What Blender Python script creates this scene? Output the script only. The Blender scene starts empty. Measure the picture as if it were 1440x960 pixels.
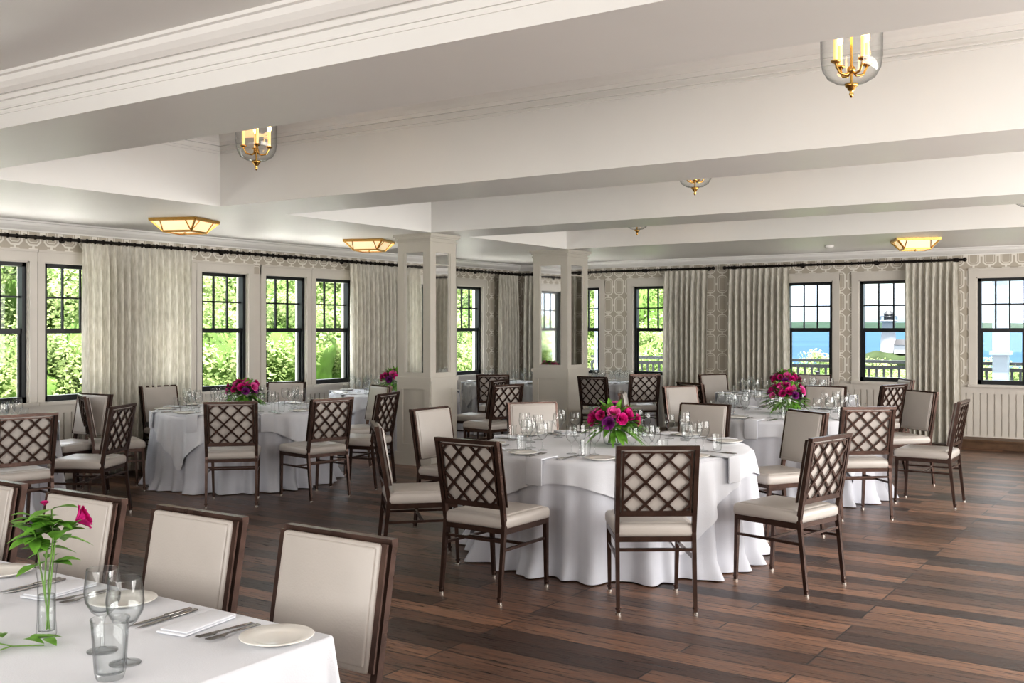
import bpy, bmesh, math, random
from mathutils import Matrix, Vector, noise
random.seed(7)
PI=math.pi
sc=bpy.context.scene
sc.view_settings.view_transform='Standard'
try: sc.view_settings.look='Medium High Contrast'
except Exception: pass
sc.view_settings.exposure=0.42

# ------------------------------------------------------------------ materials
def newmat(name):
    m=bpy.data.materials.new(name); m.use_nodes=True
    nt=m.node_tree; b=nt.nodes['Principled BSDF']
    return m,nt,b
def pmat(name,col,rough=.5,metal=0,bump=0,bscale=60,var=0,vscale=4,spec=.5,trans=0,ior=1.45,emit=None,es=0,sub=0,sheen=0,stretch=None):
    m,nt,b=newmat(name)
    b.inputs['Base Color'].default_value=(*col,1)
    b.inputs['Roughness'].default_value=rough
    b.inputs['Metallic'].default_value=metal
    b.inputs['Specular IOR Level'].default_value=spec
    b.inputs['Transmission Weight'].default_value=trans
    b.inputs['IOR'].default_value=ior
    if sheen: b.inputs['Sheen Weight'].default_value=sheen
    if emit:
        b.inputs['Emission Color'].default_value=(*emit,1); b.inputs['Emission Strength'].default_value=es
    tc=nt.nodes.new('ShaderNodeTexCoord'); src=tc.outputs['Object']
    if stretch:
        mp=nt.nodes.new('ShaderNodeMapping'); mp.inputs['Scale'].default_value=stretch
        nt.links.new(src,mp.inputs['Vector']); src=mp.outputs['Vector']
    if var:
        n=nt.nodes.new('ShaderNodeTexNoise'); n.inputs['Scale'].default_value=vscale; n.inputs['Detail'].default_value=4
        nt.links.new(src,n.inputs['Vector'])
        r=nt.nodes.new('ShaderNodeMapRange'); r.inputs['From Min'].default_value=.3; r.inputs['From Max'].default_value=.7
        r.inputs['To Min'].default_value=1-var; r.inputs['To Max'].default_value=1+var
        nt.links.new(n.outputs['Fac'],r.inputs['Value'])
        mx=nt.nodes.new('ShaderNodeVectorMath'); mx.operation='SCALE'
        mx.inputs[0].default_value=col
        nt.links.new(r.outputs['Result'],mx.inputs['Scale'])
        nt.links.new(mx.outputs['Vector'],b.inputs['Base Color'])
    if bump:
        n=nt.nodes.new('ShaderNodeTexNoise'); n.inputs['Scale'].default_value=bscale; n.inputs['Detail'].default_value=3
        nt.links.new(src,n.inputs['Vector'])
        bp=nt.nodes.new('ShaderNodeBump'); bp.inputs['Strength'].default_value=bump; bp.inputs['Distance'].default_value=.01
        nt.links.new(n.outputs['Fac'],bp.inputs['Height']); nt.links.new(bp.outputs['Normal'],b.inputs['Normal'])
    return m

M_ceil=pmat('ceiling_paint',(.79,.78,.755),.42,var=.02,vscale=1)
M_trim=pmat('trim_paint',(.82,.805,.78),.22,var=.02,vscale=2)
M_case=pmat('casing_paint',(.60,.565,.515),.4,var=.03,vscale=3)
M_pill=pmat('pillar_paint',(.54,.51,.455),.4,var=.02,vscale=3)
M_black=pmat('black_sash',(.012,.014,.016),.35)
M_mirror=pmat('mirror_glass',(.85,.86,.86),.03,metal=1,var=.03,vscale=5)
M_rod=pmat('rod_iron',(.03,.025,.022),.35,metal=.7,var=.1)
M_frame=pmat('chair_bronze',(.085,.052,.042),.24,metal=.6,var=.3,vscale=14)
M_pad=pmat('chair_leather',(.44,.405,.375),.36,bump=.08,bscale=140,var=.03,vscale=5)
M_glide=pmat('chair_glide',(.55,.52,.48),.25,metal=1)
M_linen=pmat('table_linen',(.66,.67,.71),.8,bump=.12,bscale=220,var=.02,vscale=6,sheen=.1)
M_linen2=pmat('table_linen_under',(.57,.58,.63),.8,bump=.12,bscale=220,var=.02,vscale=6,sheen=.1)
M_porc=pmat('porcelain',(.76,.74,.70),.12,var=.01)
M_steel=pmat('cutlery_steel',(.36,.35,.34),.18,metal=1,var=.05)
M_brass=pmat('brass',(.66,.41,.13),.25,metal=1,var=.08,vscale=20)
M_bulb=pmat('candle_bulb',(1,.8,.5),.4,emit=(1,.55,.18),es=16,var=.01)
M_candle=pmat('candle_sleeve',(.9,.75,.45),.5,emit=(1,.48,.12),es=.7,var=.02)
M_lampglass=pmat('lamp_frosted',(.90,.78,.55),.5,emit=(1,.76,.45),es=.40,var=.03)
M_pink=pmat('petal_magenta',(.52,.014,.19),.5,var=.35,vscale=30)
M_pink2=pmat('petal_pink',(.72,.12,.38),.5,var=.3,vscale=30)
M_purp=pmat('petal_purple',(.20,.02,.18),.5,var=.3,vscale=30)
M_leaf=pmat('leaf_green',(.15,.33,.05),.45,var=.35,vscale=25)
M_stem=pmat('stem_green',(.15,.28,.06),.5,var=.1)
M_wood=pmat('hidden_wood',(.12,.07,.04),.5,var=.2,vscale=10)
M_deck=pmat('deck_boards',(.46,.44,.42),.7,var=.2,vscale=2,stretch=(.3,8,1))
M_bounce=pmat('bounce_slab_pale',(.88,.86,.83),.8,var=.08,vscale=2)  # very pale, for the added slabs that bounce sun indoors
M_rail=pmat('deck_rail_paint',(.025,.03,.035),.5,var=.1)
M_post=pmat('porch_post_paint',(.20,.25,.31),.5,var=.05)
M_lawn=pmat('lawn',(.11,.16,.05),.9,var=.3,vscale=1.5,spec=.1)
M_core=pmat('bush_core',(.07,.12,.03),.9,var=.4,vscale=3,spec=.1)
M_bark=pmat('bark',(.14,.10,.07),.9,var=.3,vscale=8)
M_sea=pmat('sea_water',(.016,.040,.070),.7,var=.15,vscale=.02,spec=.02)
M_shore=pmat('far_shore',(.014,.026,.018),.9,var=.3,vscale=.02,spec=.05)
M_white=pmat('lighthouse_white',(.30,.30,.31),.5,var=.02)
M_rock=pmat('shore_rock',(.025,.035,.016),.9,var=.3,vscale=.5,spec=.05)
M_wicker=pmat('patio_metal',(.008,.008,.010),.4,var=.1)

def leafmat(name,col):
    m,nt,b=newmat(name)
    out=nt.nodes['Material Output']
    tc=nt.nodes.new('ShaderNodeTexCoord')
    n=nt.nodes.new('ShaderNodeTexNoise'); n.inputs['Scale'].default_value=2.2; n.inputs['Detail'].default_value=5
    nt.links.new(tc.outputs['Object'],n.inputs['Vector'])
    cr=nt.nodes.new('ShaderNodeValToRGB')
    cr.color_ramp.elements[0].position=.35; cr.color_ramp.elements[0].color=(col[0]*.5,col[1]*.55,col[2]*.5,1)
    cr.color_ramp.elements[1].position=.65; cr.color_ramp.elements[1].color=(min(1,col[0]*1.5),min(1,col[1]*1.3),col[2]*1.6,1)
    nt.links.new(n.outputs['Fac'],cr.inputs['Fac'])
    nt.links.new(cr.outputs['Color'],b.inputs['Base Color']); b.inputs['Roughness'].default_value=.6; b.inputs['Specular IOR Level'].default_value=.15
    tr=nt.nodes.new('ShaderNodeBsdfTranslucent'); nt.links.new(cr.outputs['Color'],tr.inputs['Color'])
    mx=nt.nodes.new('ShaderNodeMixShader'); mx.inputs[0].default_value=.45
    nt.links.new(b.outputs[0],mx.inputs[1]); nt.links.new(tr.outputs[0],mx.inputs[2]); nt.links.new(mx.outputs[0],out.inputs['Surface'])
    return m
M_tree=leafmat('tree_leaves',(.25,.335,.13))

def glassy(name,tint,edge,f0,f1,power,rough=.02):
    m,nt,b=newmat(name); out=nt.nodes['Material Output']
    nt.nodes.remove(b)
    t=nt.nodes.new('ShaderNodeBsdfTransparent')
    g=nt.nodes.new('ShaderNodeBsdfGlossy'); g.inputs['Roughness'].default_value=rough
    lw=nt.nodes.new('ShaderNodeLayerWeight'); lw.inputs['Blend'].default_value=.5
    p=nt.nodes.new('ShaderNodeMath'); p.operation='POWER'; nt.links.new(lw.outputs['Facing'],p.inputs[0]); p.inputs[1].default_value=power
    a=nt.nodes.new('ShaderNodeMath'); a.operation='MULTIPLY_ADD'; nt.links.new(p.outputs[0],a.inputs[0]); a.inputs[1].default_value=f1; a.inputs[2].default_value=f0
    cm=nt.nodes.new('ShaderNodeMix'); cm.data_type='RGBA'; nt.links.new(p.outputs[0],cm.inputs['Factor']); cm.inputs[6].default_value=(*tint,1); cm.inputs[7].default_value=(*edge,1)
    nt.links.new(cm.outputs[2],t.inputs['Color'])
    mx=nt.nodes.new('ShaderNodeMixShader'); nt.links.new(a.outputs[0],mx.inputs[0])
    nt.links.new(t.outputs[0],mx.inputs[1]); nt.links.new(g.outputs[0],mx.inputs[2]); nt.links.new(mx.outputs[0],out.inputs['Surface'])
    return m
M_pane=glassy('window_glass',(.98,.99,.99),(.9,.9,.9),.03,.4,4)
M_thin=glassy('clear_glass',(.975,.985,.985),(.20,.22,.23),.05,.5,3.4,.02)

def curtainmat():
    m,nt,b=newmat('curtain_fabric'); out=nt.nodes['Material Output']
    tc=nt.nodes.new('ShaderNodeTexCoord')
    mp=nt.nodes.new('ShaderNodeMapping'); mp.inputs['Scale'].default_value=(30,30,6)
    nt.links.new(tc.outputs['Object'],mp.inputs['Vector'])
    n=nt.nodes.new('ShaderNodeTexNoise'); n.inputs['Scale'].default_value=1.6; n.inputs['Detail'].default_value=6
    nt.links.new(mp.outputs['Vector'],n.inputs['Vector'])
    cr=nt.nodes.new('ShaderNodeValToRGB')
    cr.color_ramp.elements[0].position=.32; cr.color_ramp.elements[0].color=(.53,.505,.44,1)
    cr.color_ramp.elements[1].position=.68; cr.color_ramp.elements[1].color=(.74,.715,.645,1)
    nt.links.new(n.outputs['Fac'],cr.inputs['Fac']); nt.links.new(cr.outputs['Color'],b.inputs['Base Color'])
    b.inputs['Roughness'].default_value=.85
    tr=nt.nodes.new('ShaderNodeBsdfTranslucent'); nt.links.new(cr.outputs['Color'],tr.inputs['Color'])
    mx=nt.nodes.new('ShaderNodeMixShader'); mx.inputs[0].default_value=.2
    nt.links.new(b.outputs[0],mx.inputs[1]); nt.links.new(tr.outputs[0],mx.inputs[2]); nt.links.new(mx.outputs[0],out.inputs['Surface'])
    return m
M_curt=curtainmat()

def wallpaper():
    m,nt,b=newmat('geometric_wallpaper'); L=nt.links.new
    tc=nt.nodes.new('ShaderNodeTexCoord'); sp=nt.nodes.new('ShaderNodeSeparateXYZ'); L(tc.outputs['Object'],sp.inputs[0])
    def mt(op,a,b_=None,c=None):
        n=nt.nodes.new('ShaderNodeMath'); n.operation=op
        for i,v in enumerate((a,b_,c)):
            if v is None: continue
            if isinstance(v,(int,float)): n.inputs[i].default_value=v
            else: L(v,n.inputs[i])
        return n.outputs[0]
    u=mt('ADD',sp.outputs['X'],sp.outputs['Y'])
    x=mt('MULTIPLY',mt('ABSOLUTE',mt('SUBTRACT',mt('FRACT',mt('DIVIDE',u,.205)),.5)),.205)
    y=mt('MULTIPLY',mt('ABSOLUTE',mt('SUBTRACT',mt('FRACT',mt('DIVIDE',sp.outputs['Z'],.31)),.5)),.31)
    d=mt('MAXIMUM',mt('MAXIMUM',x,mt('SUBTRACT',y,.054)),mt('MULTIPLY',mt('ADD',x,mt('SUBTRACT',y,.072)),.76))
    ring=mt('MULTIPLY',mt('GREATER_THAN',d,.070),mt('LESS_THAN',d,.089))
    line=mt('MULTIPLY',mt('GREATER_THAN',d,.047),mt('LESS_THAN',d,.054))
    conn=mt('MULTIPLY',mt('LESS_THAN',y,.018),mt('GREATER_THAN',x,.086))
    conn2=mt('MULTIPLY',mt('LESS_THAN',x,.014),mt('GREATER_THAN',y,.140))
    f=mt('MAXIMUM',mt('MAXIMUM',ring,line),mt('MAXIMUM',conn,conn2))
    mx=nt.nodes.new('ShaderNodeMix'); mx.data_type='RGBA'; L(f,mx.inputs['Factor'])
    mx.inputs[6].default_value=(.47,.425,.355,1); mx.inputs[7].default_value=(.76,.73,.67,1)
    L(mx.outputs[2],b.inputs['Base Color']); b.inputs['Roughness'].default_value=.6
    return m
M_wallp=wallpaper()

def floormat():
    m,nt,b=newmat('dark_oak_planks'); L=nt.links.new
    tc=nt.nodes.new('ShaderNodeTexCoord')
    br=nt.nodes.new('ShaderNodeTexBrick'); L(tc.outputs['Object'],br.inputs['Vector'])
    br.inputs['Scale'].default_value=1; br.inputs['Brick Width'].default_value=1.6; br.inputs['Row Height'].default_value=.16
    br.inputs['Mortar Size'].default_value=.005; br.inputs['Mortar Smooth'].default_value=.1; br.inputs['Bias'].default_value=-.05
    br.offset=.37; br.offset_frequency=3
    br.inputs['Color1'].default_value=(.022,.011,.008,1); br.inputs['Color2'].default_value=(.22,.115,.070,1); br.inputs['Mortar'].default_value=(.002,.0015,.001,1)
    mp=nt.nodes.new('ShaderNodeMapping'); mp.inputs['Scale'].default_value=(1.2,20,1); L(tc.outputs['Object'],mp.inputs['Vector'])
    n=nt.nodes.new('ShaderNodeTexNoise'); n.inputs['Scale'].default_value=2.8; n.inputs['Detail'].default_value=9; n.inputs['Roughness'].default_value=.72
    n.inputs['Distortion'].default_value=.8
    L(mp.outputs[0],n.inputs['Vector'])
    r=nt.nodes.new('ShaderNodeMapRange'); r.inputs['From Min'].default_value=.35;r.inputs['From Max'].default_value=.65;r.inputs['To Min'].default_value=.30;r.inputs['To Max'].default_value=1.9
    L(n.outputs['Fac'],r.inputs['Value'])
    vm=nt.nodes.new('ShaderNodeVectorMath'); vm.operation='SCALE'; L(br.outputs['Color'],vm.inputs[0]); L(r.outputs[0],vm.inputs['Scale'])
    L(vm.outputs[0],b.inputs['Base Color'])
    r2=nt.nodes.new('ShaderNodeMapRange'); r2.inputs['From Min'].default_value=.3;r2.inputs['From Max'].default_value=.7;r2.inputs['To Min'].default_value=.22;r2.inputs['To Max'].default_value=.42
    L(n.outputs['Fac'],r2.inputs['Value']); L(r2.outputs[0],b.inputs['Roughness'])
    b.inputs['Specular IOR Level'].default_value=.4
    b.inputs['Coat Weight'].default_value=.20; b.inputs['Coat Roughness'].default_value=.16
    ad=nt.nodes.new('ShaderNodeMath'); ad.operation='MULTIPLY_ADD'; L(br.outputs['Fac'],ad.inputs[0]); ad.inputs[1].default_value=-2.2; L(n.outputs['Fac'],ad.inputs[2])
    bp=nt.nodes.new('ShaderNodeBump'); bp.inputs['Strength'].default_value=.6; bp.inputs['Distance'].default_value=.005
    L(ad.outputs[0],bp.inputs['Height']); L(bp.outputs[0],b.inputs['Normal']); L(bp.outputs[0],b.inputs['Coat Normal'])
    return m
M_floor=floormat()

# ------------------------------------------------------------------ mesh builder
class MB:
    def __init__(s): s.v=[];s.f=[];s.m=[];s.s=[]
    def add(s,vs,fs,mat=0,smooth=False,M=None):
        o=len(s.v)
        for p in vs:
            p=Vector(p)
            if M is not None: p=M@p
            s.v.append(p[:])
        for f in fs: s.f.append([i+o for i in f]); s.m.append(mat); s.s.append(smooth)
    def box(s,a,b,mat=0,M=None):
        x0,y0,z0=a;x1,y1,z1=b
        s.add([(x0,y0,z0),(x1,y0,z0),(x1,y1,z0),(x0,y1,z0),(x0,y0,z1),(x1,y0,z1),(x1,y1,z1),(x0,y1,z1)],
              [(0,3,2,1),(4,5,6,7),(0,1,5,4),(1,2,6,5),(2,3,7,6),(3,0,4,7)],mat,False,M)
    def bar(s,p0,p1,w,h,mat=0,up=(0,0,1),w2=None,h2=None,M=None):
        p0=Vector(p0);p1=Vector(p1);d=(p1-p0).normalized();up=Vector(up)
        if abs(d.dot(up))>.98: up=Vector((0,1,0))
        sx=d.cross(up).normalized();sy=sx.cross(d).normalized()
        w2=w2 or w;h2=h2 or h
        vs=[]
        for p,a,b in((p0,w,h),(p1,w2,h2)):
            for i,j in((-1,-1),(1,-1),(1,1),(-1,1)): vs.append(p+sx*i*a/2+sy*j*b/2)
        s.add(vs,[(3,2,1,0),(4,5,6,7),(0,1,5,4),(1,2,6,5),(2,3,7,6),(3,0,4,7)],mat,False,M)
    def cyl(s,p0,p1,r0,r1=None,n=10,mat=0,M=None,cap=True):
        p0=Vector(p0);p1=Vector(p1);d=(p1-p0).normalized();r1=r0 if r1 is None else r1
        up=Vector((0,0,1)) if abs(d.z)<.95 else Vector((1,0,0))
        sx=d.cross(up).normalized();sy=sx.cross(d)
        vs=[]
        for p,r in((p0,r0),(p1,r1)):
            for i in range(n):
                a=2*PI*i/n; vs.append(p+sx*math.cos(a)*r+sy*math.sin(a)*r)
        fs=[(i,(i+1)%n,n+(i+1)%n,n+i) for i in range(n)]
        s.add(vs,fs,mat,True,M)
        if cap: s.add(vs,[tuple(range(n-1,-1,-1)),tuple(range(n,2*n))],mat,False,M)
    def tube(s,pts,r,n=8,mat=0,M=None):
        for a,b in zip(pts[:-1],pts[1:]): s.cyl(a,b,r,r,n,mat,M)
    def lathe(s,prof,n=24,mat=0,M=None,smooth=True,close=False):
        vs=[]
        for r,z in prof:
            for i in range(n):
                a=2*PI*i/n; vs.append((r*math.cos(a),r*math.sin(a),z))
        fs=[]
        k=len(prof)
        for j in range(k if close else k-1):
            j2=(j+1)%k
            for i in range(n):
                fs.append((j*n+i,j*n+(i+1)%n,j2*n+(i+1)%n,j2*n+i))
        s.add(vs,fs,mat,smooth,M)
    def rbox(s,c,size,r,mat=0,M=None,seg=3,puff=0):
        bm=bmesh.new(); bmesh.ops.create_cube(bm,size=1)
        for v in bm.verts: v.co=Vector((v.co.x*size[0],v.co.y*size[1],v.co.z*size[2]))
        bmesh.ops.bevel(bm,geom=bm.edges[:],offset=r,segments=seg,affect='EDGES',profile=.5)
        vs=[v.co+Vector(c) for v in bm.verts]; bm.verts.index_update()
        fs=[[v.index for v in f.verts] for f in bm.faces]
        bm.free(); s.add(vs,fs,mat,True,M)
    def ico(s,c,r,mat=0,sub=2,sc3=(1,1,1),nz=0,M=None):
        bm=bmesh.new(); bmesh.ops.create_icosphere(bm,subdivisions=sub,radius=1)
        vs=[]
        for v in bm.verts:
            p=v.co.copy(); k=1+nz*noise.noise(p*2.3+Vector(c))
            vs.append(Vector((p.x*sc3[0],p.y*sc3[1],p.z*sc3[2]))*r*k+Vector(c))
        fs=[[v.index for v in f.verts] for f in bm.faces]; bm.free()
        s.add(vs,fs,mat,True,M)
    def mesh(s,name,mats):
        me=bpy.data.meshes.new(name); me.from_pydata(s.v,[],s.f)
        for m in mats: me.materials.append(m)
        me.polygons.foreach_set('material_index',s.m); me.polygons.foreach_set('use_smooth',s.s)
        me.update(); return me
    def obj(s,name,mats,loc=(0,0,0),rz=0):
        return put(s.mesh(name,mats),name,loc,rz)
def put(me,name,loc=(0,0,0),rz=0,scale=None):
    o=bpy.data.objects.new(name,me); sc.collection.objects.link(o); o.location=loc; o.rotation_euler=(0,0,rz)
    if scale is not None: o.scale=scale if hasattr(scale,'__len__') else (scale,)*3
    return o
def T(x,y,z,rz=0): return Matrix.Translation((x,y,z))@Matrix.Rotation(rz,4,'Z')

# ------------------------------------------------------------------ room shell
XL=-10.2; YB=15.45; XR=3.0; YR=-3.0; H=2.75
ZS,ZH=.85,2.33
mb=MB(); mb.box((XL-.3,YR-.2,-.15),(XR+.2,YB+.3,0)); mb.obj('floor',[M_floor])

mb=MB()
mb.box((XL-.2,YR-.2,H),(-7.5,YB+.2,3.6))            # soffit along window side
mb.box((-7.5,12.6,H),(XR+.2,YB+.2,3.6))             # soffit along far wall
mb.box((-7.5,4.0,3.45),(XR+.2,12.6,3.6))            # coffer ceilings
mb.box((-7.5,YR-.2,3.02),(XR+.2,3.2,3.6))           # near bay
mb.obj('ceiling',[M_ceil])
for a,b in((3.2,4.0),(6.38,7.2),(9.5,10.25)):
    mb=MB(); mb.box((-7.5,a,H),(XR+.1,b,3.6)); mb.obj('ceiling_beam',[M_ceil])

def crown(mb,p0,p1,n,zt,w=.13,h=.15,bead=True,mat=0):
    p0=Vector((*p0,0));p1=Vector((*p1,0));n=Vector((*n,0))
    prof=[(0,0),(w,0),(w,-.018),(w*.86,-.022),(w*.80,-.05),(w*.62,-.075),(w*.42,-.095),(w*.25,-h+.03),(w*.2,-h+.03),(w*.2,-h),(0,-h)]
    vs=[]
    for p in(p0,p1):
        for o,z in prof: vs.append(p+n*o+Vector((0,0,zt+z)))
    k=len(prof); mb.add(vs,[(i,(i+1)%k,k+(i+1)%k,k+i) for i in range(k)]+[tuple(range(k)),tuple(range(2*k-1,k-1,-1))],mat)
    if bead:
        for zz,t in((-h-.035,.012),(-h-.06,.009)):
            vs=[]
            for p in(p0,p1):
                for o,z in((0,zz),(t,zz),(t,zz-.012),(0,zz-.012)): vs.append(p+n*o+Vector((0,0,zt+z)))
            mb.add(vs,[(0,1,5,4),(1,2,6,5),(2,3,7,6),(0,3,2,1),(4,5,6,7)],mat)
ti=[0]
def trim(mb,mats):
    ti[0]+=1; return mb.obj('trim_%d'%ti[0],mats)
for y0,y1 in((4.0,6.38),(7.2,9.5),(10.25,12.6)):
    mb=MB()
    crown(mb,(-7.5,y0),(XR,y0),(0,1),3.45); crown(mb,(-7.5,y1),(XR,y1),(0,-1),3.45); crown(mb,(-7.5,y0),(-7.5,y1),(1,0),3.45)
    trim(mb,[M_trim])
mb=MB(); crown(mb,(-7.5,3.2),(XR,3.2),(0,-1),3.02,w=.12,h=.12); crown(mb,(-7.5,YR),(-7.5,3.2),(1,0),3.02,w=.12,h=.12); trim(mb,[M_trim])
mb=MB(); crown(mb,(XL,YR),(XL,YB),(1,0),H,w=.11,h=.11,bead=False); crown(mb,(XL,YB),(XR,YB),(0,-1),H,w=.11,h=.11,bead=False); trim(mb,[M_trim])

def wall(name,axis,c,thick,a,b,ops,ztop=3.5,between=0):
    """axis 'x': plane x=c spans y a..b ; 'y': plane y=c spans x a..b"""
    mb=MB()
    def bx(u0,u1,z0,z1,mat):
        if axis=='x': mb.box((min(c,c+thick),u0,z0),(max(c,c+thick),u1,z1),mat)
        else: mb.box((u0,min(c,c+thick),z0),(u1,max(c,c+thick),z1),mat)
    bx(a,b,0,ZS,1); bx(a,b,ZH,ztop,0)
    u=a
    for o in sorted(ops):
        bx(u,o[0],ZS,ZH,between); u=o[1]
    bx(u,b,ZS,ZH,0)
    return mb.obj(name,[M_wallp,M_case])
LW=[(1.3,2.05),(2.33,3.08),(3.36,4.11),(4.36,5.11),(5.40,6.15),(6.32,7.07),(7.47,8.22),(8.38,9.13),(9.42,10.17),(10.34,11.09),(12.45,13.2),(13.58,14.33)]
BW=[(-9.28,-8.54),(-7.91,-7.25),(-5.30,-4.58),(-4.20,-3.46),(-2.60,-1.96),(-1.1,-.4),(.5,1.2)]
wall('wall_left','x',XL,-.2,YR,YB,LW,between=1); wall('wall_back','y',YB,.2,XL-.2,XR+.2,BW)
mb=MB(); mb.box((XR,YR,0),(XR+.2,YB,3.5)); mb.obj('wall_right',[M_case])
mb=MB(); mb.box((XL,YR-.2,0),(XR,YR,3.5)); mb.obj('wall_rear',[M_case])

wi=[0]
def window(axis,c,u0,u1,casew):
    wi[0]+=1; mb=MB()
    s=-1 if axis=='x' else 1   # outward sign
    def bx(a0,a1,z0,z1,d0,d1,mat):   # d: distance outward from wall plane
        lo,hi=sorted((c+s*d0,c+s*d1))
        if axis=='x': mb.box((lo,a0,z0),(hi,a1,z1),mat)
        else: mb.box((a0,lo,z0),(a1,hi,z1),mat)
    bx(u0-casew,u0,ZS-.04,ZH+.1,-.022,.0,1); bx(u1,u1+casew,ZS-.04,ZH+.1,-.022,.0,1)
    bx(u0-casew,u1+casew,ZH,ZH+.1,-.026,.0,1); bx(u0-casew,u1+casew,ZH+.1,ZH+.125,-.04,0,1)
    bx(u0-casew,u1+casew,ZS-.035,ZS,-.06,0.1,1); bx(u0-casew,u1+casew,ZS-.12,ZS-.035,-.02,0,1)
    bx(u0,u0+.012,ZS,ZH,0,.2,1); bx(u1-.012,u1,ZS,ZH,0,.2,1); bx(u0,u1,ZH-.012,ZH,0,.2,1)
    f=.042; a,b=u0+.012,u1-.012; z0,z1=ZS,ZH-.012; zm=1.60
    bx(a,a+f,z0,z1,.03,.12,0); bx(b-f,b,z0,z1,.03,.12,0); bx(a,b,z1-f,z1,.03,.12,0); bx(a,b,z0,z0+f*1.4,.03,.12,0)
    bx(a,b,zm-.028,zm+.028,.05,.12,0)
    bx(a+f,a+f+.02,z0,zm,.06,.09,0); bx(b-f-.02,b-f,z0,zm,.06,.09,0)
    w=(b-a-2*f)
    for i in(1,2):
        x=a+f+w*i/3; bx(x-.010,x+.010,zm,z1-f,.075,.1,0)
    zz=(zm+z1-f)/2+.02; bx(a+f,b-f,zz-.010,zz+.010,.075,.1,0)
    d=c+s*.087
    q=[(a+f,z0+f),(b-f,z0+f),(b-f,z1-f),(a+f,z1-f)]
    mb.add([(d,u,z) if axis=='x' else (u,d,z) for u,z in q],[(0,1,2,3)],2)
    return mb.obj('window_%d'%wi[0],[M_black,M_case,M_pane])
for i,(a,b) in enumerate(LW): window('x',XL,a,b,.083)
for a,b in BW: window('y',YB,a,b,.10)

# wainscot beadboard + baseboard
def wains(name,axis,c,a,b):
    mb=MB(); s=1 if axis=='x' else -1
    def bx(u0,u1,z0,z1,d):
        lo,hi=sorted((c,c+s*d))
        if axis=='x': mb.box((lo,u0,z0),(hi,u1,z1))
        else: mb.box((u0,lo,z0),(u1,hi,z1))
    u=a
    while u<b-.01:
        bx(u+.008,min(u+.082,b),.14,ZS-.12,.016); u+=.09
    bx(a,b,ZS-.125,ZS-.04,.022)
    trim(mb,[M_case])
    mb=MB()
    for z0,z1,d in((0,.13,.024),(.13,.15,.018)):
        lo,hi=sorted((c,c+s*d))
        if axis=='x': mb.box((lo,a,z0),(hi,b,z1))
        else: mb.box((a,lo,z0),(b,hi,z1))
    mb.obj('baseboard_'+name,[M_case])
wains('left','x',XL,YR,YB); wains('back','y',YB,XL,XR)

# rods
def rod(p0,p1,n):
    mb=MB(); p0=Vector(p0);p1=Vector(p1); d=(p1-p0).normalized(); L=(p1-p0).length
    mb.cyl(p0,p1,.017,n=10)
    for e,sg in((p0,-1),(p1,1)): mb.ico(e+d*sg*.02,.03,sub=2)
    k=int(L/1.05)
    for i in range(k+1):
        q=p0+d*(.1+(L-.2)*i/max(1,k)); w=q-Vector(n)*.12
        mb.cyl(q,w,.012,n=8); mb.ico(q,.028,sub=1); mb.cyl(w,w+Vector(n)*.015,.035,n=12)
    k=int(L/.10)
    for i in range(k):
        q=p0+d*(.05+i*.10); mb.cyl(q-d*.004,q+d*.004,.026,n=10)
    return mb.obj('curtain_rod',[M_rod])
ZR=2.575
rod((XL+.12,1.0,ZR),(XL+.12,YB-.15,ZR),(1,0,0))
rod((-10.0,YB-.12,ZR),(-6.45,YB-.12,ZR),(0,-1,0)); rod((-6.22,YB-.12,ZR),(-2.75,YB-.12,ZR),(0,-1,0))

def curtain(p0,p1,n,seed=0):
    rnd=random.Random(seed)
    p0=Vector((*p0,0));p1=Vector((*p1,0));L=(p1-p0).length;d=(p1-p0)/L;n=Vector((*n,0))
    k=max(5,round(L/.092)); per=14; nu=k*per; zs=[2.545,2.50,2.44,2.36,2.2,1.9,1.5,1.1,.7,.35,.03]
    ph=[rnd.uniform(-.7,.7) for _ in range(k+2)]; am=[rnd.uniform(.6,1.2) for _ in range(k+2)]
    mb=MB(); vs=[]
    for j,z in enumerate(zs):
        t=(2.545-z)/2.5
        for i in range(nu+1):
            u=i/per; c=int(u)
            a=(.030+.028*min(1,t*5))*(am[c]*(1-(u-c))+am[c+1]*(u-c))
            if j<3: a*=.8
            w=math.sin(2*PI*u+ (ph[c]*(1-(u-c))+ph[c+1]*(u-c))*min(1,t*2.5))
            w=math.copysign(abs(w)**.75,w)
            off=a*w+.010*math.sin(u*1.3+t*3)*t
            drift=.02*math.sin(u*.9+seed)*t
            vs.append(p0+d*(L*i/nu+drift)+n*off+Vector((0,0,z)))
    w=nu+1
    fs=[(j*w+i,j*w+i+1,(j+1)*w+i+1,(j+1)*w+i) for j in range(len(zs)-1) for i in range(nu)]
    mb.add(vs,fs,0,True)
    return mb.obj('curtain',[M_curt])
cx=XL+.145
curtain((cx,6.68),(cx,8.13),(1,0),1); curtain((cx,10.88),(cx,13.02),(1,0),2); curtain((cx,14.62),(cx,15.22),(1,0),3); curtain((cx,2.9),(cx,3.7),(1,0),9)
cy=YB-.145
curtain((-9.98,cy),(-9.4,cy),(0,-1),4); curtain((-7.27,cy),(-6.52,cy),(0,-1),5); curtain((-6.16,cy),(-5.2,cy),(0,-1),6); curtain((-3.52,cy),(-2.8,cy),(0,-1),7)

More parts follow.
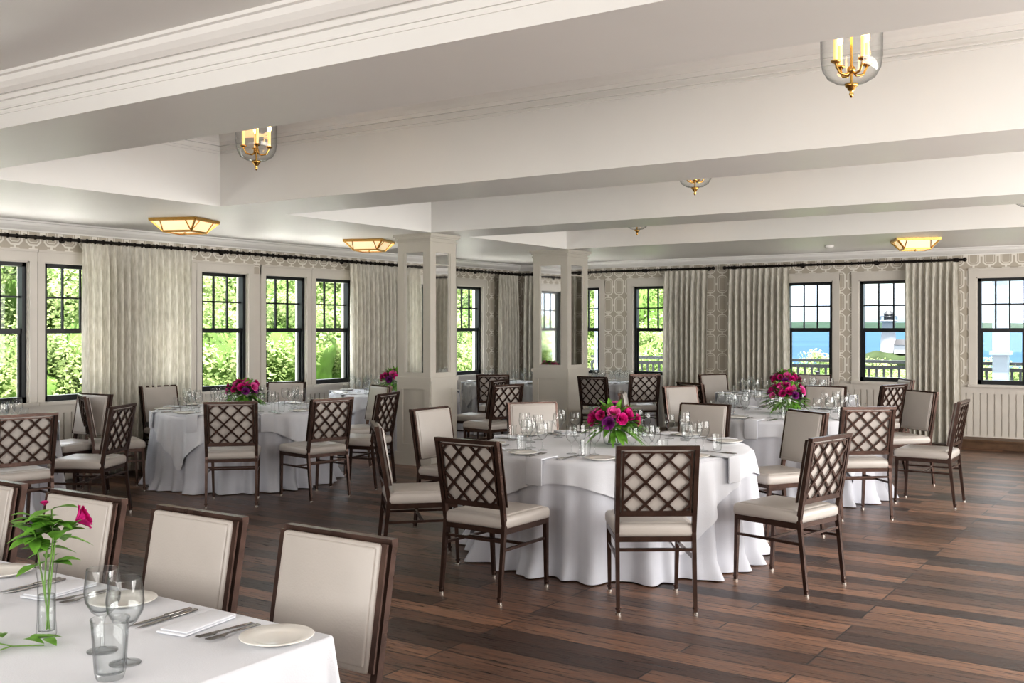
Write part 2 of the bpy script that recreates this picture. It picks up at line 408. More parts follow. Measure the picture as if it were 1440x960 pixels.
# pillars
def pillar(x,y,w):
    mb=MB(); h=w/2; p=.105
    zb,zt=1.02,2.60
    mb.box((-h-.03,-h-.03,0),(h+.03,h+.03,.15)); mb.box((-h,-h,.15),(h,h,zb))
    for sx,sy in((1,0),(-1,0),(0,1),(0,-1)):
        R=Matrix.Rotation(math.atan2(sy,sx),4,'Z')
        mb.box((h,-h,.15),(h+.014,-h+.09,zb-.02),0,R); mb.box((h,h-.09,.15),(h+.014,h,zb-.02),0,R)
        mb.box((h,-h+.09,.15),(h+.014,h-.09,.25),0,R); mb.box((h,-h+.09,zb-.12),(h+.014,h-.09,zb-.02),0,R)
        g=h-.022
        mb.box((g-.004,-h+p-.01,zb+.05),(g,h-p+.01,zt),1,R)
        for a,b in((-h+p,-h+p+.012),(h-p-.012,h-p)): mb.box((g,a,zb+.08),(g+.012,b,zt-.07),0,R)
        mb.box((g,-h+p,zt-.22),(g+.010,h-p,zt-.208),0,R)
    mb.box((-h-.022,-h-.022,zb-.02),(h+.022,h+.022,zb+.025))
    for i in(-1,1):
        for j in(-1,1):
            x0,x1=sorted((i*h,i*(h-p))); y0,y1=sorted((j*h,j*(h-p)))
            mb.box((x0,y0,zb+.025),(x1,y1,zt))
    for i in(-1,1):
        for ax in(0,1):
            for z0,z1 in((zb+.025,zb+.08),(zt-.07,zt)):
                lo,hi=sorted((i*h,i*(h-.024)))
                if ax==0: mb.box((lo,-h+p,z0),(hi,h-p,z1))
                else: mb.box((-h+p,lo,z0),(h-p,hi,z1))
    mb.box((-h,-h,zt),(h,h,H-.05))
    for k,(e,z0,z1) in enumerate(((.012,H-.10,H-.08),(.022,H-.055,H-.035),(.040,H-.035,H-.001))):
        mb.box((-h-e,-h-e,z0),(h+e,h+e,z1))
    return mb.obj('mirrored_pillar',[M_pill,M_mirror],(x,y,0))
pillar(-7.80,9.80,.50); pillar(-7.80,12.93,.58)
mb=MB(); mb.box((-2.72,15.05,0),(.6,15.424,.10)); mb.box((-2.74,15.03,.10),(.62,15.424,.125)); mb.obj('wood_step',[M_wood])

# ------------------------------------------------------------------ chair
def chair_mesh():
    mb=MB(); F,P,G=0,1,2
    yb=lambda z:-.085*max(0,(z-.46))/.49
    for s in(-1,1):
        mb.bar((s*.222,-.05,.0),(s*.222,0,.46),.020,.022,F,w2=.026,h2=.028)
        mb.bar((s*.222,0,.455),(s*.226,yb(.955),.955),.026,.028,F,h2=.024)
        mb.bar((s*.207,.475,0),(s*.215,.455,.44),.020,.020,F,w2=.028,h2=.028)
        for x,y in((s*.222,-.05),(s*.207,.475)):
            mb.cyl((x,y,0),(x,y,.012),.016,n=10,mat=G); mb.cyl((x,y,.03),(x,y,.038),.017,n=10,mat=F)
        mb.bar((s*.222,-.02,.42),(s*.215,.455,.42),.024,.035,F)
        mb.bar((s*.222,-.018,.31),(s*.212,.46,.31),.016,.016,F)
    mb.bar((-.215,.455,.42),(.215,.455,.42),.024,.035,F)
    mb.bar((-.222,0,.42),(.222,0,.42),.024,.03,F)
    mb.bar((-.222,-.012,.36),(.222,-.012,.36),.016,.016,F)
    mb.bar((-.216,.23,.31),(.216,.23,.31),.016,.016,F)
    mb.rbox((0,.235,.468),(.475,.50,.078),.028,P,seg=4)
    mb.rbox((0,.24,.490),(.42,.44,.05),.024,P,seg=4)
    mb.bar((-.238,yb(.955),.955),(.238,yb(.955),.955),.030,.024,F)
    mb.bar((-.222,yb(.565),.565),(.222,yb(.565),.565),.022,.022,F)
    A=Vector((0,yb(.565),.565)); B=Vector((0,yb(.955),.955)); up=(B-A); Lh=up.length; up.normalize(); nrm=Vector((0,-up.z,up.y))
    if nrm.y>0: nrm=-nrm
    def P2(u,v,o=0): return Vector((u,0,0))+A+up*v+nrm*o
    w=.196
    for s in(-1,1): mb.bar(P2(s*w,.012,.006),P2(s*w,Lh-.018,.006),.010,.012,F,up=(1,0,0))
    mb.bar(P2(-w,Lh-.026,.006),P2(w,Lh-.026,.006),.012,.010,F)
    mb.bar(P2(-w,.018,.006),P2(w,.018,.006),.012,.010,F)
    v0,v1=.018,Lh-.026; sp=.131
    for sg in(1,-1):
        for k in range(-6,7):
            c=(k+.5)*sp
            def uu(v): return c+sg*((v-v0)-(v1-v0)/2)
            def clip(u): return ((u-c)/sg)+(v1-v0)/2+v0
            lo,hi=v0,v1
            vl,vh=sorted((clip(-w),clip(w)))
            lo=max(lo,vl);hi=min(hi,vh)
            if hi-lo<.02: continue
            mb.bar(P2(uu(lo),lo,.004+.003*sg),P2(uu(hi),hi,.004+.003*sg),.014,.010,F,up=tuple(nrm))
    tilt=math.atan2(.085,.49)
    Mx=Matrix.Translation(A+up*(Lh/2-.006)-nrm*.026)@Matrix.Rotation(tilt,4,'X')
    mb.rbox((0,0,-.003),(.436,.034,Lh+.004),.012,P,Mx,seg=4)
    mb.rbox((0,.012,0),(.405,.022,Lh-.026),.008,P,Mx,seg=3)
    for s in(-1,1): mb.bar(Mx@Vector((s*.224,.006,-Lh/2)),Mx@Vector((s*.224,.006,Lh/2)),.008,.026,F,up=(1,0,0))
    return mb.mesh('dining_chair',[M_frame,M_pad,M_glide])
CH=chair_mesh()
def chair_at(x,y,tx,ty,jit=0):
    a=math.atan2(ty-y,tx-x)-PI/2+math.radians(jit)
    return put(CH,'dining_chair',(x,y,0),a)

# ------------------------------------------------------------------ tableware pieces
GOB=[(.0,.0),(.036,.0),(.036,.002),(.012,.006),(.0045,.014),(.004,.07),(.008,.085),(.026,.10),(.040,.125),(.043,.15),(.040,.18),(.037,.205)]
TUM=[(0,.004),(.026,.004),(.030,.02),(.036,.125),(.0375,.135)]
PLATE=[(0,.004),(.055,.004),(.062,.002),(.064,.006),(.102,.015),(.104,.017),(.102,.019),(.066,.010),(.055,.008),(0,.008)]
def rim(mb,r,z,mat,n,M=None,t=.0016):
    mb.lathe([(r-t/2,z),(r+t/2,z),(r+t/2,z+t),(r-t/2,z+t)],n,mat,M,close=True)
def knife(mb,M,mat):
    mb.rbox((0,-.055,.004),(.015,.10,.006),.0028,mat,M,seg=2)
    mb.add([(-.008,-.005,.002),(.006,-.005,.002),(.008,.08,.002),(0,.125,.002),(-.009,.09,.002),(-.008,-.005,.004),(.006,-.005,.004),(.008,.08,.003),(0,.125,.003),(-.009,.09,.003)],
           [(4,3,2,1,0),(5,6,7,8,9),(0,1,6,5),(1,2,7,6),(2,3,8,7),(3,4,9,8),(4,0,5,9)],mat,False,M)
def fork(mb,M,mat):
    mb.bar((0,-.10,.004),(0,.02,.008),.016,.003,mat,w2=.006,M=M)
    mb.bar((0,.02,.008),(0,.045,.006),.006,.003,mat,w2=.024,M=M)
    for i in range(4):
        x=-.0095+i*.0063; mb.bar((x,.045,.006),(x,.095,.009),.0035,.0025,mat,w2=.002,M=M)
def napkin(mb,M,mat):
    mb.rbox((0,0,.004),(.105,.22,.007),.003,mat,M,seg=2); mb.rbox((.004,.003,.011),(.098,.212,.006),.0028,mat,M,seg=2)
def setting(mb,M,hang=True):
    mb.lathe(PLATE,24,0,M@T(-.21,.13,0)); 
    for x,y,k,h in((.14,.30,1.05,1.02),(.04,.36,.98,.92),(.20,.40,.98,.92)):
        mb.lathe([(r*k,z*h) for r,z in GOB],16,2,M@T(x,y,0)); rim(mb,.037*k,.205*h,2,14,M@T(x,y,0),t=.0022)
    mb.lathe([(r,z*.85) for r,z in TUM],14,2,M@T(.225,.24,0)); rim(mb,.0375,.115,2,14,M@T(.225,.24,0),t=.0022)
    for x in(.13,.155): knife(mb,M@T(x,.14,0),3)
    for x in(-.12,-.09): fork(mb,M@T(x,.14,0),3)
    mb.rbox((0,.07,.005),(.13,.17,.008),.003,1,M,seg=2)
    if hang:
        mb.rbox((0,-.045,-.08),(.13,.010,.18),.004,1,M,seg=2); mb.rbox((0,-.018,.003),(.13,.06,.010),.004,1,M,seg=2)

def bloom(mb,c,r,mat,rnd,ax=(0,0,1)):
    ax=Vector(ax).normalized(); q=Vector((0,0,1)).rotation_difference(ax).to_matrix().to_4x4(); M0=Matrix.Translation(c)@q
    for L,(n,op,ln) in enumerate(((3,.25,.75),(5,.5,.9),(6,.85,1.0),(7,1.2,1.0))):
        for i in range(n):
            a=2*PI*i/n+L*.7+rnd.uniform(-.2,.2); wd=PI/n*1.35; vs=[]
            for v in(0,.35,.7,1.0):
                for u in(-1,-.5,0,.5,1):
                    th=a+u*wd*(1-.25*v*v)
                    e=op*v*(1.0+.15*u*u)
                    rad=r*ln*(math.sin(e*.9)*.95+.06)*(1 if v<1 else .97)
                    hh=r*ln*(v*1.1*math.cos(e*.75))-r*.2+rnd.uniform(-.07,.07)*r*v
                    vs.append((math.cos(th)*rad,math.sin(th)*rad,hh))
            mb.add(vs,[(j*5+k,j*5+k+1,(j+1)*5+k+1,(j+1)*5+k) for j in range(3) for k in range(4)],mat,True,M0)
def leaf(mb,b,d,L,w,mat):
    b=Vector(b);d=Vector(d).normalized(); sx=d.cross(Vector((0,0,1))); sx=sx.normalized() if sx.length>.01 else Vector((1,0,0)); up=sx.cross(d).normalized()
    vs=[]
    for t,k in((0,.05),(.2,.6),(.45,1),(.7,.75),(.88,.35),(1,.02)):
        c=b+d*L*t-Vector((0,0,1))*L*.25*t*t
        for s in(-1,0,1): vs.append(c+sx*s*w/2*k+up*abs(s)*w*.12*k)
    mb.add(vs,[(j*3+k,j*3+k+1,(j+1)*3+k+1,(j+1)*3+k) for j in range(5) for k in range(2)],mat,True)

def centerpiece(seed):
    rnd=random.Random(seed); mb=MB()
    mb.lathe([(0,.005),(.05,.005),(.058,.012),(.065,.06),(.062,.105)],24,0); rim(mb,.062,.105,0,24,t=.003)
    for i in range(16):
        a=rnd.uniform(0,2*PI); mb.cyl((math.cos(a)*.035,math.sin(a)*.035,.012),(math.cos(a+2)*.02,math.sin(a+2)*.02,.14),.003,n=5,mat=1)
    for i in range(150):
        a=rnd.uniform(0,2*PI); e=rnd.uniform(-.4,1.2); d=(math.cos(a)*math.cos(e),math.sin(a)*math.cos(e),math.sin(e))
        leaf(mb,(d[0]*.06,d[1]*.06,.12+d[2]*.06),d,rnd.uniform(.11,.18),rnd.uniform(.035,.05),2)
    n=21
    for i in range(n):
        z=1-i/(n-1)*.95; a=i*2.4+seed; rr=math.sqrt(max(0,1-z*z))
        d=Vector((math.cos(a)*rr,math.sin(a)*rr,z*.72+.02)); p=Vector((0,0,.14))+d*rnd.uniform(.095,.16)
        bloom(mb,p,rnd.uniform(.030,.052),rnd.choice((3,3,4,4,5)),rnd,d)
    return mb.mesh('flower_centerpiece',[M_thin,M_stem,M_leaf,M_pink,M_pink2,M_purp])
CP=[centerpiece(1),centerpiece(5)]

# ------------------------------------------------------------------ round tables
def cloth_mesh(R,seed,overlay_rot=.3):
    rnd=random.Random(seed); Zt=.765; n=576
    ph=[rnd.uniform(0,6.28) for _ in range(10)]
    def env(a): return .65+.35*math.sin(3*a+ph[6])
    def fold(a):
        s=.5*env(a)*math.sin(14*a+ph[0]+1.3*math.sin(2*a+ph[3]))+.42*env(a+1.3)*math.sin(25*a+ph[1]+1.4*math.sin(3*a+ph[4]))+.2*math.sin(39*a+ph[2]+1.2*math.sin(5*a+ph[5]))
        return math.copysign(abs(s)**.85,s)
    F=[fold(2*PI*i/n) for i in range(n)]
    mb=MB()
    lv=[(0,0)]+[(R*k/6,0) for k in range(1,6)]+[(R-.012,0),(R-.003,-.004)]
    prof=[.012,.04,.09,.16,.25,.36,.47,.57,.65,.70,.735,.757]
    rows=[]
    for r,dz in lv[1:]: rows.append([(r*math.cos(2*PI*i/n),r*math.sin(2*PI*i/n),Zt+dz) for i in range(n)])
    for dz in prof:
        t=dz/.757; row=[]
        for i in range(n):
            a=2*PI*i/n; k=F[i]
            rr=R+.05*t+.085*(t**.65)*k
            if t>.86: rr+=(t-.86)/.14*.05*(.5+.8*max(-.5,k))
            rr=max(rr,R-.025)
            row.append((rr*math.cos(a),rr*math.sin(a),Zt-dz))
        rows.append(row)
    vs=[p for r in rows for p in r]; c=len(vs); vs.append((0,0,Zt))
    fs=[(j*n+i,(j+1)*n+i,(j+1)*n+(i+1)%n,j*n+(i+1)%n) for j in range(len(rows)-1) for i in range(n)]
    fs+=[(c,i,(i+1)%n) for i in range(n)]
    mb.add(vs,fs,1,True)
    rows=[]; Zo=Zt+.003
    for k in range(1,7): 
        r=(R-.008)*k/6; rows.append([(r*math.cos(2*PI*i/n),r*math.sin(2*PI*i/n),Zo) for i in range(n)])
    S=R*1.15; m=10
    for k in range(1,m+1):
        row=[]
        for i in range(n):
            a=2*PI*i/n; b=a-overlay_rot
            drop=min(S/max(abs(math.cos(b)),abs(math.sin(b)))-R, R*.60)
            dz=drop*k/m; t=dz/.757; kf=F[i]
            rr=max(R+.05*t+.085*(t**.65)*kf,R-.025)+.010+.03*t+.03*math.sin(8*a+ph[7])*t
            row.append((rr*math.cos(a),rr*math.sin(a),Zo-.002-dz))
        rows.append(row)
    vs=[p for r in rows for p in r]; c=len(vs); vs.append((0,0,Zo))
    fs=[(j*n+i,(j+1)*n+i,(j+1)*n+(i+1)%n,j*n+(i+1)%n) for j in range(len(rows)-1) for i in range(n)]
    fs+=[(c,i,(i+1)%n) for i in range(n)]
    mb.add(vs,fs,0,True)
    mb.cyl((0,0,.70),(0,0,.755),R-.04,n=48,mat=2); mb.cyl((0,0,.03),(0,0,.70),.05,n=16,mat=2); mb.cyl((0,0,0),(0,0,.03),.32,n=32,mat=2)
    return mb.mesh('round_dining_table',[M_linen,M_linen2,M_wood])
CAMA=-56.2
def round_table(x,y,R,seed,chairs,flower=None,rot=.3,sets=8,setrot=0):
    put(cloth_mesh(R,seed,rot),'round_dining_table',(x,y,0))
    for th,r in chairs:
        a=math.radians(th+CAMA); cxx,cyy=x+r*math.cos(a),y+r*math.sin(a)
        chair_at(cxx,cyy,x,y,random.uniform(-3,3))
    if sets:
        mb=MB()
        angs=[math.radians(th+CAMA) for th,r in chairs] if sets=='c' else [2*PI*i/sets+setrot for i in range(sets)]
        for a in angs:
            M=Matrix.Translation(((R+.0)*math.cos(a),(R+.0)*math.sin(a),.770))@Matrix.Rotation(a+PI/2,4,'Z')
            setting(mb,M)
        mb.obj('place_settings',[M_porc,M_linen,M_thin,M_steel],(x,y,0))
    if flower is not None: put(CP[flower[0]],'flower_centerpiece',(x,y,.770),0,flower[1])

round_table(-3.63,6.77,1.0,1,[(2.6,1.70),(45,1.66),(112,1.68),(147,1.68),(-161,1.68),(-125,1.68),(-76,1.68),(-35.5,1.68)],(0,1.18),rot=.15,sets='c')
round_table(-3.49,10.18,.93,2,[(9,1.60),(57,1.58),(109,1.60),(150,1.60),(-150,1.60),(-102,1.58)],(1,1.18),rot=.2,sets=8)
round_table(-4.5,13.1,.85,3,[(-59,1.53),(37,1.50),(88,1.48),(150,1.48),(-155,1.5)],(0,1.18),rot=.8,sets=8,setrot=.2)
round_table(-8.56,7.6,.91,4,[(11,1.66),(43,1.64),(74,1.60),(122,1.54),(176,1.54),(-125,1.40),(-58,1.54)],(1,1.18),rot=.9,sets=8,setrot=.3)
round_table(-9.15,4.85,.78,5,[(46,1.48),(84,1.45),(153,1.42)],None,rot=.1,sets=6)
round_table(-9.06,10.68,.85,6,[(66,1.48)],(0,1.18),rot=.5,sets=7)
round_table(-9.1,13.5,.70,7,[],None,rot=.3,sets=5)
round_table(-7.75,14.4,.58,8,[],None,rot=.3,sets=5)
chair_at(-6.88,10.1,-8.9,10.6); chair_at(-6.75,13.5,-7.75,14.35); chair_at(-6.95,12.45,-7.8,14.3,-30); chair_at(-8.45,12.15,-9.1,13.5)

# ------------------------------------------------------------------ foreground rectangular table
TX0,TX1,TY0,TY1,TZ=-4.95,-2.04,1.02,2.16,.765
def rect_table():
    mb=MB(); rnd=random.Random(3); 
    per=[]; step=.02; rc=.03
    def corner(cx_,cy_,a0):
        for k in range(7):
            a=a0+PI/2*k/6; per.append((cx_+rc*math.cos(a),cy_+rc*math.sin(a),math.cos(a),math.sin(a)))
    def edge(xa,ya,xb,yb,nx,ny):
        L=math.hypot(xb-xa,yb-ya);k=int(L/step)
        for i in range(1,k): per.append((xa+(xb-xa)*i/k,ya+(yb-ya)*i/k,nx,ny))
    corner(TX1-rc,TY1-rc,0); edge(TX1-rc,TY1,TX0+rc,TY1,0,1); corner(TX0+rc,TY1-rc,PI/2); edge(TX0,TY1-rc,TX0,TY0+rc,-1,0)
    corner(TX0+rc,TY0+rc,PI); edge(TX0+rc,TY0,TX1-rc,TY0,0,-1); corner(TX1-rc,TY0+rc,1.5*PI); edge(TX1,TY0+rc,TX1,TY1-rc,1,0)
    n=len(per); rows=[]
    for ins,dz in((.012,0),(.003,-.003),(0,-.012)): rows.append([(x-nx*ins,y-ny*ins,TZ+dz) for x,y,nx,ny in per])
    for k in range(1,8):
        row=[];t=k/7
        for i,(x,y,nx,ny) in enumerate(per):
            cf=abs(nx*ny)*2
            w=.018*math.sin(x*19+y*15)+.013*math.sin(x*37+y*31+1)
            o=(w+.014)*t+cf*.05*t; far=1 if ny>.5 else 0
            row.append((x+nx*o,y+ny*o*(.4 if far else 1),TZ-.012-.205*t-.03*cf*t))
        rows.append(row)
    vs=[p for r in rows for p in r]
    fs=[(j*n+i,(j+1)*n+i,(j+1)*n+(i+1)%n,j*n+(i+1)%n) for j in range(len(rows)-1) for i in range(n)]
    mb.add(vs,fs,0,True); mb.add([rows[0][i] for i in range(n)],[tuple(range(n))],0,False)
    mb.box((TX0+.02,TY0+.02,.715),(TX1-.02,TY1-.02,.757),1)
    for x in(TX0+.12,TX1-.10):
        for y in(TY0+.1,1.75): mb.bar((x,y,0),(x,y,.715),.05,.05,1)
    return mb.obj('rectangular_dining_table',[M_linen,M_wood])
rect_table()
for x in(-2.37,-3.06,-3.75,-4.44): put(CH,'dining_chair',(x,2.43,0),PI)
zt=TZ+.001
mbp=MB(); mbp.lathe(PLATE,48); PL=mbp.mesh('bread_plate',[M_porc])
mbk=MB(); knife(mbk,None,0); KN=mbk.mesh('table_knife',[M_steel])
mbf=MB(); fork(mbf,None,0); FO=mbf.mesh('dinner_fork',[M_steel])
mbn=MB(); napkin(mbn,None,0); NA=mbn.mesh('folded_napkin',[M_linen])
for s in range(4):
    dx=-.69*s
    put(PL,'bread_plate',(-2.145+dx,2.025,zt)); 
    put(KN,'table_knife',(-2.575+dx,2.0,zt),PI+.05); put(KN,'table_knife',(-2.605+dx,2.0,zt),PI+.02)
    put(NA,'folded_napkin',(-2.45+dx,2.0,zt),.15)
    put(FO,'dinner_fork',(-2.33+dx,2.0,zt),PI-.05); put(FO,'dinner_fork',(-2.295+dx,2.0,zt),PI+.04)
GOBI=[(0,.098),(.024,.102),(.0385,.126),(.0415,.15),(.0385,.18),(.0360,.2045)]
mbg=MB(); mbg.lathe([(r*1.12,z*1.08) for r,z in GOB],40); mbg.lathe([(r*1.12,z*1.08) for r,z in GOBI],40); mbg.lathe([(.0403,.2205),(.0416,.2205),(.0416,.2225),(.0403,.2225)],40,close=True); G1=mbg.mesh('wine_goblet',[M_thin])
mbg=MB(); mbg.lathe([(r*1.25,z*1.12) for r,z in TUM],12,smooth=False); mbg.lathe([(0,.018),(.033,.020),(.043,.14),(.0445,.15)],24); rim(mbg,.0465,.1512,0,32,t=.002); G3=mbg.mesh('water_tumbler',[M_thin])
put(G1,'wine_goblet',(-2.47,1.70,zt)); put(G1,'wine_goblet',(-2.33,1.67,zt)); put(G3,'water_tumbler',(-2.25,1.57,zt))
for s in(1,2):
    put(G1,'wine_goblet',(-2.47-.69*s-.1,1.78,zt)); put(G3,'water_tumbler',(-2.35-.69*s-.1,1.74,zt))

def bud_vase():
    rnd=random.Random(11); mb=MB()
    mb.lathe([(0,0.003),(.026,0.003),(.028,.01),(.025,.05),(.024,.16),(.030,.205)],28,0); rim(mb,.030,.205,0,28)
    mb.lathe([(0,.016),(.0225,.018),(.0215,.12),(0,.12)],20,1)
    stems=[((.0,.0,.02),(.01,.005,.15),(.02,.01,.27),(.055,.045,.31)),((.01,0,.02),(-.01,0,.15),(-.03,.0,.26),(-.04,.0,.34)),((0,.01,.02),(0,-.01,.15),(-.01,.02,.25),(-.09,.01,.31)),((0,.01,.02),(0,.01,.15),(.02,.0,.28),(.01,.01,.36))]
    for st in stems:
        mb.tube([Vector(p) for p in st],.0024,6,2)
        for k in range(17):
            j=rnd.choice((1,2,2,2)); t=rnd.random(); p=Vector(st[j]).lerp(Vector(st[min(3,j+1)]),t) if j<3 else Vector(st[3])
            if p.z<.2: continue
            a=rnd.uniform(0,2*PI); e=rnd.uniform(-.2,.8)
            leaf(mb,p,(math.cos(a)*math.cos(e),math.sin(a)*math.cos(e),math.sin(e)),rnd.uniform(.06,.10),rnd.uniform(.035,.052),3)
    bloom(mb,(.065,.055,.32),.044,4,rnd,(.7,.5,.4))
    bloom(mb,(.0,-.01,.375),.014,4,rnd)
    return mb.obj('bud_vase_with_rose',[M_thin,M_thin,M_stem,M_leaf,M_pink],(-2.715,1.69,zt),.5)
bud_vase()
mb=MB(); rnd=random.Random(4)
for st in(((0,0,.004),(-.10,-.02,.006)),((0,0,.004),(.07,.05,.006)),((0,0,.004),(.02,-.10,.006))):
    mb.tube([Vector(st[0]),Vector(st[1])],.002,5,0)
    for k in range(5):
        p=Vector(st[0]).lerp(Vector(st[1]),.35+k*.16); a=math.atan2(st[1][1],st[1][0])+rnd.uniform(-1.2,1.2)
        leaf(mb,p+Vector((0,0,.018)),(math.cos(a),math.sin(a),.12),.065,.032,1)
mb.obj('rose_leaf_sprig',[M_stem,M_leaf],(-2.70,1.58,zt))

# ------------------------------------------------------------------ lamps
def bell_lamp():
    mb=MB(); g0=-.60
    prof=[(0,g0),(.03,g0),(.075,g0+.008),(.115,g0+.032),(.140,g0+.075),(.148,g0+.13),(.150,g0+.33),(.155,g0+.345)]
    mb.lathe(prof,40,0)
    mb.lathe([(0,-.67),(.006,-.665),(.012,-.65),(.006,-.638),(.018,-.63),(.02,-.62),(.03,-.612),(.034,-.6),(.0,-.598)],20,1)
    mb.cyl((0,0,-.60),(0,0,-.03),.007,n=10,mat=1)
    mb.lathe([(0,0),(.07,0),(.07,-.012),(.03,-.03),(.012,-.045),(0,-.045)],24,1)
    mb.ico((0,0,-.53),.022,1); mb.ico((0,0,-.25),.018,1)
    for k in range(3):
        a=2*PI*k/3+PI/2; ca,sa=math.cos(a),math.sin(a)
        mb.cyl((0,0,-.12),(ca*.15,sa*.15,-.26),.003,n=6,mat=1)
    mb.lathe([(.148,-.268),(.158,-.268),(.158,-.252),(.148,-.252)],32,1,close=True)
    for k in range(4):
        a=2*PI*k/4+.6; ca,sa=math.cos(a),math.sin(a)
        pts=[(0,0,-.53),(ca*.03,sa*.03,-.556),(ca*.07,sa*.07,-.548),(ca*.092,sa*.092,-.505)]
        mb.tube([Vector(p) for p in pts],.006,8,1)
        M=T(ca*.092,sa*.092,-.505)
        mb.lathe([(0,0),(.012,.0),(.024,.008),(.024,.014),(.010,.018),(0,.018)],14,1,M)
        mb.cyl((0,0,.014),(0,0,.12),.010,n=12,mat=2,M=M)
        mb.lathe([(0,.12),(.007,.122),(.014,.140),(.012,.16),(.004,.188),(0,.195)],12,3,M)
    return mb.mesh('bell_jar_pendant_lamp',[M_thin,M_brass,M_candle,M_bulb])
BL=bell_lamp()
for x,y in((-5.72,5.2),(-1.45,5.2),(-3.65,8.3),(.6,8.3),(-5.83,11.5),(-1.45,11.5)):
    put(BL,'bell_jar_pendant_lamp',(x,y,3.449),.3)
def flush_lamp():
    mb=MB(); t,b,h=.25,.155,.13
    mb.box((-t-.01,-t-.01,-.02),(t+.01,t+.01,0),0)
    T4=[Vector((i*t,j*t,-.02)) for i,j in((-1,-1),(1,-1),(1,1),(-1,1))]; B4=[Vector((i*b,j*b,-h)) for i,j in((-1,-1),(1,-1),(1,1),(-1,1))]
    for k in range(4):
        mb.bar(T4[k],B4[k],.016,.016,0); mb.bar(T4[k],T4[(k+1)%4],.024,.024,0); mb.bar(B4[k],B4[(k+1)%4],.020,.020,0)
        mb.bar(T4[k].lerp(T4[(k+1)%4],.22),B4[k].lerp(B4[(k+1)%4],.0),.009,.009,0); mb.bar(T4[k].lerp(T4[(k+1)%4],.78),B4[k].lerp(B4[(k+1)%4],1.0),.009,.009,0)
        mb.add([T4[k]*.985,T4[(k+1)%4]*.985,B4[(k+1)%4]*.985,B4[k]*.985],[(0,1,2,3)],1)
    mb.add([p*.985 for p in B4],[(3,2,1,0)],1)
    mb.ico((0,0,-h-.012),.014,0)
    return mb.mesh('flush_ceiling_lamp',[M_brass,M_lampglass])
FL=flush_lamp()
for x,y in((-8.72,6.96),(-8.85,9.94),(-3.0,13.6),(-8.8,3.9)): put(FL,'flush_ceiling_lamp',(x,y,H-.001),PI/8)
mb=MB(); mb.lathe([(0,0),(.06,0),(.06,-.02),(.045,-.035),(0,-.035)],20); mb.obj('smoke_detector',[M_trim],(-4.2,14.0,H-.001))

# ------------------------------------------------------------------ outdoors
mb=MB(); mb.box((-80,-30,-1.0),(60,62,-.6)); mb.obj('lawn_ground',[M_lawn])
mb=MB()
for i in range(6):
    for j in range(30): mb.box((-14.6+i*.69,-6+j*.85,-.6),(-13.93+i*.69,-5.17+j*.85,-.1))
mb.obj('light_bounce_slabs',[M_bounce])  # unseen paving added outside the windows to throw sunlight up onto the soffit
mb=MB()
y=YB+.22
while y<18.5:
    mb.box((-10.3,y,-.08),(4,y+.135,-.04)); y+=.142
mb.box((-10.3,YB+.22,-.6),(4,18.6,-.09)); mb.obj('deck',[M_deck])
mb=MB()
mb.bar((-10.3,18.3,1.05),(4,18.3,1.05),.09,.05); mb.bar((-10.3,18.3,.95),(4,18.3,.95),.04,.06); mb.bar((-10.3,18.3,.06),(4,18.3,.06),.04,.06)
x=-10.3
while x<4: mb.bar((x,18.3,.06),(x,18.3,.95),.035,.035); x+=.125
mb.obj('deck_railing',[M_rail])
for x in(-9.95,-6.3,-2.68,1.0):
    mb=MB(); mb.box((-.11,-.11,-.04),(.11,.11,3.0)); mb.box((-.15,-.15,-.04),(.15,.15,.25)); mb.box((-.15,-.15,1.2),(.15,.15,1.26)); mb.box((-.15,-.15,2.8),(.15,.15,2.9))
    mb.obj('porch_post',[M_post],(x,18.08,0))
def patio():
    mb=MB()
    for s in(-1,1):
        mb.tube([Vector(p) for p in((s*.27,-.25,0),(s*.27,-.22,.45),(s*.25,-.32,.95))],.013,8)
        mb.tube([Vector(p) for p in((s*.28,.25,0),(s*.28,.24,.64),(s*.28,-.24,.66))],.013,8)
    for i in range(7): 
        y_=-.22+i*.075; mb.bar((-.27,y_,.43),(.27,y_,.43),.05,.015)
    for i in range(6):
        x_=-.21+i*.084; mb.bar((x_,-.23,.46),(x_,-.32,.93),.02,.012)
    mb.bar((-.26,-.325,.94),(.26,-.325,.94),.05,.025); mb.bar((-.28,.24,.40),(.28,.24,.40),.02,.02)
    return mb.mesh('patio_chair',[M_wicker])
PC=patio()
for x,y,r in((-5.0,17.1,-1.2),(-3.6,17.1,1.3),(-7.9,17.1,.6),(-8.8,17.1,-1.0)): put(PC,'patio_chair',(x,y,-.039),r)
mb=MB(); mb.cyl((0,0,.68),(0,0,.71),.35,n=32); mb.cyl((0,0,0),(0,0,.68),.03,n=12); mb.cyl((0,0,0),(0,0,.02),.22,n=24)
mb.obj('patio_table',[M_wicker],(-4.3,17.15,-.039))

